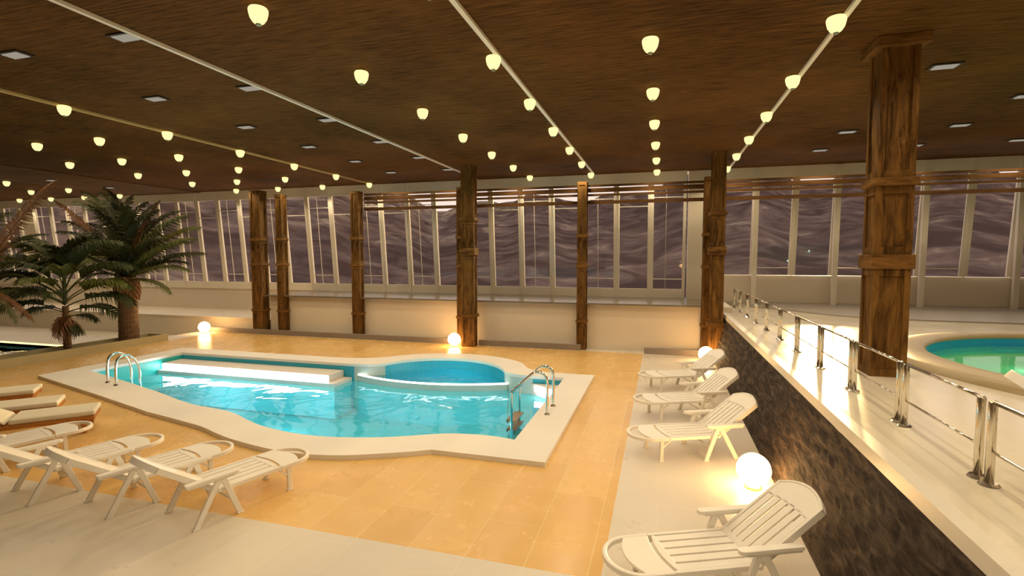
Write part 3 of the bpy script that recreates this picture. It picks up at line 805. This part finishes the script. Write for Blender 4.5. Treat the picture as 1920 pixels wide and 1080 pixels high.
# ------------------------------------------------------------------ left side: planter, left pool
pl = empty('planter_box', V(-5.81,3.1,0), 0, 'long low ochre planter box holding the palms', 'planter'); loc = V(-5.81,3.1,0)
pl_o = [(-5.97,1.2),(-5.665,1.2),(-5.665,4.70),(-5.97,4.70)]; pl_i = [(-5.945,1.22),(-5.69,1.22),(-5.69,4.675),(-5.945,4.675)]
slab('planter_wall', pl_o, [pl_i], .0005, .08, 'planter', pl, loc=loc)
bm = B(); box(bm, -5.944,-5.691,1.221,4.674,.001,.03); obj('soil', bm, 'soil', pl, loc=loc)
lp = empty('left_pool', V(-8.5,3,-.4), 0, 'dark teal pool behind the planter at the left edge', 'pool'); lp.name = 'side_pool'; loc = V(-8.5,3,-.4)
bm = B()
for (a, b4) in zip(LP, LP[1:]+LP[:1]):
    v = [bm.verts.new(p) for p in ((a[0],a[1],-.5),(b4[0],b4[1],-.5),(b4[0],b4[1],-.108),(a[0],a[1],-.108))]; bm.faces.new(v)
obj('pool_wall', bm, 'pool_wall', lp, loc=loc)
bm = B(); bm.faces.new([bm.verts.new((x,y,-.5)) for x, y in LP]); obj('pool_floor', bm, 'pool_teal', lp, loc=loc)
bm = B(); bm.faces.new([bm.verts.new((x,y,-.16)) for x, y in LP]); obj('pool_water', bm, 'water', lp, loc=loc)
bm = B(); box(bm, -11.5,-6.26,4.475,4.50,-.1065,-.092); obj('light_strip', bm, 'strip_yellow', lp, loc=loc)

# ------------------------------------------------------------------ palms
def frond(parent, base, az, el, length, droop, mat, lw=.035, ll=.30, n=34, width=1., roll=0., tipcurl=0., start=.10):
    """rachis leaves base at azimuth az and elevation el and bends down by droop (radians) over its length; units"""
    bm = B(); p = Vector(base); steps = 14; pts = [p.copy()]; dirs = []
    h = Vector((math.cos(az), math.sin(az), 0)); e = el
    for k in range(steps):
        d = h*math.cos(e) + Vector((0,0,1))*math.sin(e); dirs.append(d); p = p + d*length/steps; pts.append(p.copy())
        e -= droop/steps*(.5+1.2*k/steps)
    dirs.append(dirs[-1])
    tube(bm, pts, .010*width, 5, True, .002)
    side = h.cross(Vector((0,0,1))).normalized()
    for i in range(n):
        t = start + (1-start)*i/(n-1); q = t*steps; k = min(int(q), steps-1); f_ = q-k
        c = pts[k].lerp(pts[k+1], f_); d = dirs[k]; up = side.cross(d).normalized()
        if up.z < 0: up = -up
        L = ll*length*(math.sin(math.pi*min(1,(t*.86+.14)))**.6)*random.uniform(.85,1.1)+.01
        if t > .93: L *= .8
        for s in (-1,1):
            sweep = .55+.9*t + random.uniform(-.08,.08)
            lift = .35*math.cos(roll)
            o = (side*s*math.cos(sweep*.75) + d*math.sin(sweep*.75)).normalized()
            m1 = c + o*L*.5 + up*L*(.10+lift*.25) + Vector((0,0,-1))*L*.03
            tip = c + o*L + up*L*.08 + Vector((0,0,-1))*L*(.22+random.uniform(0,.25)+tipcurl)
            wv = d*lw*length*.5
            a = bm.verts.new(c-wv*.5); b_ = bm.verts.new(c+wv*.5)
            c1 = bm.verts.new(m1+wv*.62); c2 = bm.verts.new(m1-wv*.62); e_ = bm.verts.new(tip)
            bm.faces.new((a,b_,c1,c2)); bm.faces.new((c2,c1,e_))
    return obj('frond', bm, mat, parent, smooth=False)
def palm(loc, zt, r0_, r1_, label, bulge=True, boots=True):
    t = empty('palm_tree', V(*loc), 0, label, 'palm tree')
    bm = B(); prof = []
    H_ = zt-loc[2]; n = 26
    for k in range(n+1):
        z = H_*k/n; r_ = r0_ + (r1_-r0_)*k/n + (.004 if k % 2 else 0)
        if k == 0: r_ *= 1.25
        prof.append((r_, z))
    prof.append((0, H_)); prof.insert(0, (0,0)); lathe(bm, prof, 18); obj('trunk', bm, 'trunk', t, smooth=False)
    if boots:
        bm = B(); z0 = H_-.23
        for k in range(110):
            z = z0 + .24*k/110; a = k*2.4; rr_ = r1_ + .028*math.sin(math.pi*min(1,(z-z0)/.24*.8+.12)) 
            c = Vector((math.cos(a)*rr_, math.sin(a)*rr_, z)); o = Vector((math.cos(a), math.sin(a), 0)); s = Vector((-o.y,o.x,0))
            v = [bm.verts.new(x) for x in (c-s*.018-o*.02, c+s*.018-o*.02, c+o*.012+Vector((0,0,.035))+s*.009, c+o*.012+Vector((0,0,.035))-s*.009, c-Vector((0,0,.012))+o*.016)]
            bm.faces.new((v[0],v[4],v[3])); bm.faces.new((v[4],v[1],v[2])); bm.faces.new((v[4],v[2],v[3])); bm.faces.new((v[0],v[3],v[2],v[1]))
        lathe(bm, [(r1_,z0-.01),(r1_+.018,z0+.06),(r1_+.024,z0+.16),(r1_+.005,z0+.26),(0,z0+.27)], 14)
        obj('leaf_bases', bm, 'boot', t)
    return t
# directions: az is a world azimuth; the camera sees +x roughly to the right and +y away
bp_ = palm((-5.82,4.351,.031), .74, .098, .088, 'tall palm with thick scaly trunk top in the planter')
def f(t, z, az, el, L, dr, mat='leaf', base=(0,0), **k): return frond(t, (base[0],base[1],z), R(az), R(el), L, dr, mat, **k)
def chord(t, z, az, th, C, dr, mt, **k):      # th: slope of the line from crown to tip
    f(t, z, az, th + math.degrees(dr)*.45, C*(1+.05*dr), dr, mt, **k)
Z = .71
for az, th, C, dr, mt in [(196,62,1.25,1.0,'leaf'),(196,48,1.34,.35,'leaf_brown'),(188,70,1.18,1.0,'leaf'),(206,57,1.15,1.1,'leaf'),(180,44,1.0,1.2,'leaf'),(214,36,.95,1.2,'leaf'),(196,24,.78,1.2,'leaf'),(200,-4,.52,1.2,'leaf'),
        (176,66,1.1,1.1,'leaf'),(200,76,1.2,.9,'leaf'),(220,66,1.1,1.0,'leaf'),(196,40,1.1,1.0,'leaf'),(210,18,.7,1.1,'leaf'),
        (16,64,1.12,.35,'leaf_brown'),(16,42,1.18,.8,'leaf_light'),(24,34,1.14,.8,'leaf_light'),(8,26,1.12,.6,'leaf_light'),(16,16,1.08,.6,'leaf'),(14,4,.85,.9,'leaf_light'),(12,-20,.62,.9,'leaf_light'),(34,52,1.1,1.0,'leaf'),(4,55,1.05,1.1,'leaf'),
        (20,12,.8,.9,'leaf'),(355,32,.9,1.1,'leaf'),(45,30,.9,1.0,'leaf'),(20,70,1.05,1.0,'leaf'),
        (60,66,1.1,.9,'leaf'),(140,64,1.1,.9,'leaf'),(250,66,1.0,1.0,'leaf'),(330,64,1.0,1.0,'leaf'),(286,38,.6,1.1,'leaf'),(106,42,.9,1.0,'leaf'),(100,80,1.1,.8,'leaf'),(280,78,1.0,.9,'leaf'),(240,40,.7,1.2,'leaf'),(325,35,.7,1.2,'leaf')]:
    chord(bp_, Z, az, th, C*.87, dr, mt, n=64, ll=.12 if mt == 'leaf_brown' else .21, lw=.024)
sp_ = palm((-5.84,3.73,.031), .50, .034, .026, 'small bushy palm with drooping brown dead leaves in the planter', boots=False)
bm = B(); tube(bm, [(0,0,.49),(0,0,.80)], .024, 8, True, .012); obj('stem', bm, 'leaf', sp_)
for z, az, th, C, dr in [(.60,196,16,.86,1.3),(.55,200,6,.92,1.1),(.48,192,0,.80,1.0),(.42,205,-4,.60,1.0),(.62,185,34,.72,1.5),(.66,210,48,.62,1.5),(.40,190,-8,.45,1.0),(.55,215,12,.7,1.2),
        (.66,16,52,.62,1.5),(.62,14,32,.80,1.4),(.58,20,18,.72,1.2),(.52,10,8,.70,1.1),(.46,18,-2,.66,1.1),(.40,12,-6,.55,1.0),(.36,20,-14,.30,1.0),(.50,30,10,.6,1.2),
        (.62,106,30,.6,1.3),(.58,70,25,.6,1.3),(.60,140,28,.65,1.3),(.56,286,14,.5,1.3),(.60,250,26,.55,1.4),(.60,325,24,.55,1.4),(.50,270,4,.45,1.2),(.50,240,4,.55,1.2),(.50,310,4,.5,1.2),(.68,106,60,.5,1.4),(.68,290,60,.45,1.5)]:
    chord(sp_, z, az, th, C, dr, 'leaf_fan' if random.random() < .7 else 'leaf_light', n=34, ll=.36, lw=.05, start=.34, width=.7)
for k in range(14):
    f(sp_, .30+.025*(k % 4), k*97, -25-6*(k % 4), random.uniform(.14,.26), .8, 'leaf_brown' if k % 4 else 'leaf_fan', n=12, ll=.5, lw=.14, tipcurl=.3)
tp_ = palm((-5.83,3.04,.031), .72, .098, .088, 'palm at the left edge with only its fronds in view')
for az, th, C, dr, mt in [(16,50,1.40,.35,'leaf_brown'),(10,-32,.72,.5,'leaf_brown'),(20,-50,.52,.6,'leaf_light'),(30,10,.42,1.0,'leaf'),(60,40,.8,1.2,'leaf'),(10,22,.55,1.0,'leaf'),(110,55,.95,1.3,'leaf'),(180,50,1.0,1.2,'leaf'),(220,50,1.0,1.2,'leaf'),
        (150,35,.95,1.2,'leaf'),(200,15,.9,1.2,'leaf'),(250,20,.8,1.2,'leaf'),(310,30,.6,1.4,'leaf'),(130,70,1.0,1.3,'leaf'),(340,75,1.0,1.2,'leaf_light')]:
    chord(tp_, Z, az, th, C*.85, dr, mt, n=56, ll=.11 if mt == 'leaf_brown' else .20, lw=.026)

# ------------------------------------------------------------------ mountains outside
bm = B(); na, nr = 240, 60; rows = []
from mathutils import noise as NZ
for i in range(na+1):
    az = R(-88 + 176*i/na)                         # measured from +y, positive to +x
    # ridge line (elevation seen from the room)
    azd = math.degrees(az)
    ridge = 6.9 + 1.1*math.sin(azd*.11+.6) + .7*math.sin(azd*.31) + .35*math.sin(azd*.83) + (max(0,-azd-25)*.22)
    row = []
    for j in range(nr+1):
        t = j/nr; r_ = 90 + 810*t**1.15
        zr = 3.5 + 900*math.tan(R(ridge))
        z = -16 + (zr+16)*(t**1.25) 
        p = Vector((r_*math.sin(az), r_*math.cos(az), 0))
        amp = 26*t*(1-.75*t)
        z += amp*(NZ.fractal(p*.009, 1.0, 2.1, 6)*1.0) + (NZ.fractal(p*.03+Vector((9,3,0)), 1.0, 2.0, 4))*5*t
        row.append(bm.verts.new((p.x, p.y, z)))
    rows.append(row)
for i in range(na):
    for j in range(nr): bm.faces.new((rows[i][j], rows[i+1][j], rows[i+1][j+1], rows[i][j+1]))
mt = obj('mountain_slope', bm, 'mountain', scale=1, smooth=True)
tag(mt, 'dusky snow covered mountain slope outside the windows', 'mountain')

# ------------------------------------------------------------------ light
w = bpy.data.worlds.new('dusk'); scn.world = w; w.use_nodes = True
nt = w.node_tree; nt.nodes.clear()
wo = nt.nodes.new('ShaderNodeOutputWorld'); bg = nt.nodes.new('ShaderNodeBackground')
bg.inputs[0].default_value = (1.0,.86,.80,1); bg.inputs[1].default_value = 1.0
nt.links.new(bg.outputs[0], wo.inputs[0])
def light(kind, name, loc, colr, energy, size=.1, **k):
    l = bpy.data.lights.new(name, kind); l.color = colr; l.energy = energy
    if kind in ('POINT','SPOT'): l.shadow_soft_size = size
    o = bpy.data.objects.new(name, l); col.objects.link(o); o.location = loc
    for a, v in k.items(): setattr(l, a, v)
    return o
s = light('SUN', 'low_sun', (0,0,30), (1.0,.70,.30), 2.2); s.data.angle = R(3)
s.rotation_euler = Vector((-math.sin(R(15))*math.cos(R(10)), -math.cos(R(15))*math.cos(R(10)), -math.sin(R(10)))).to_track_quat('-Z','Y').to_euler()
for (x, y) in spots:
    if y < 1.2 and x < -1.2: continue
    light('SPOT', 'lamp_light', V(x, y, 1.9), (1.0,.79,.50), 88, .09, spot_size=R(150), spot_blend=.6)
for (x, y) in vspots + [(a, 1.80+.73*k) for a in (-2.345,-3.07) for k in (-3,-2,-1)] + [(a, 1.80+.73*k) for a in (1.404,2.15,2.9,3.65) for k in (-2,-1,0,1)]:
    if y < 1.2 and x < -1.2: continue
    light('SPOT', 'added_vent_fill', V(x, y, 1.96), (1.0,.79,.50), 88, .12, spot_size=R(150), spot_blend=.6)  # fill spots added below the vents and out of view to brighten the deck
for x, y, e in [(-3.9,3.4,25),(-2.9,3.2,25),(-2.45,2.75,30),(-1.6,3.0,25),(-1.0,3.2,18)]:
    light('POINT', 'underwater_light', V(x, y, -.30), (.85,1.0,1.0), e*2.0, .12)
light('POINT', 'tub_underwater_light', V(-1.85,4.2,-.14), (.9,1,1), 22, .06)
for a in (30, 150, 270): light('POINT', 'round_pool_light', V(RC[0]+.6*math.cos(R(a)), RC[1]+.6*math.sin(R(a)), DZ-.058), (.9,1,.9), 9, .05)

# ------------------------------------------------------------------ view
vs = scn.view_settings; vs.view_transform = 'Standard'; vs.look = 'None'; vs.gamma = 1; vs.use_curve_mapping = False; vs.exposure = .12
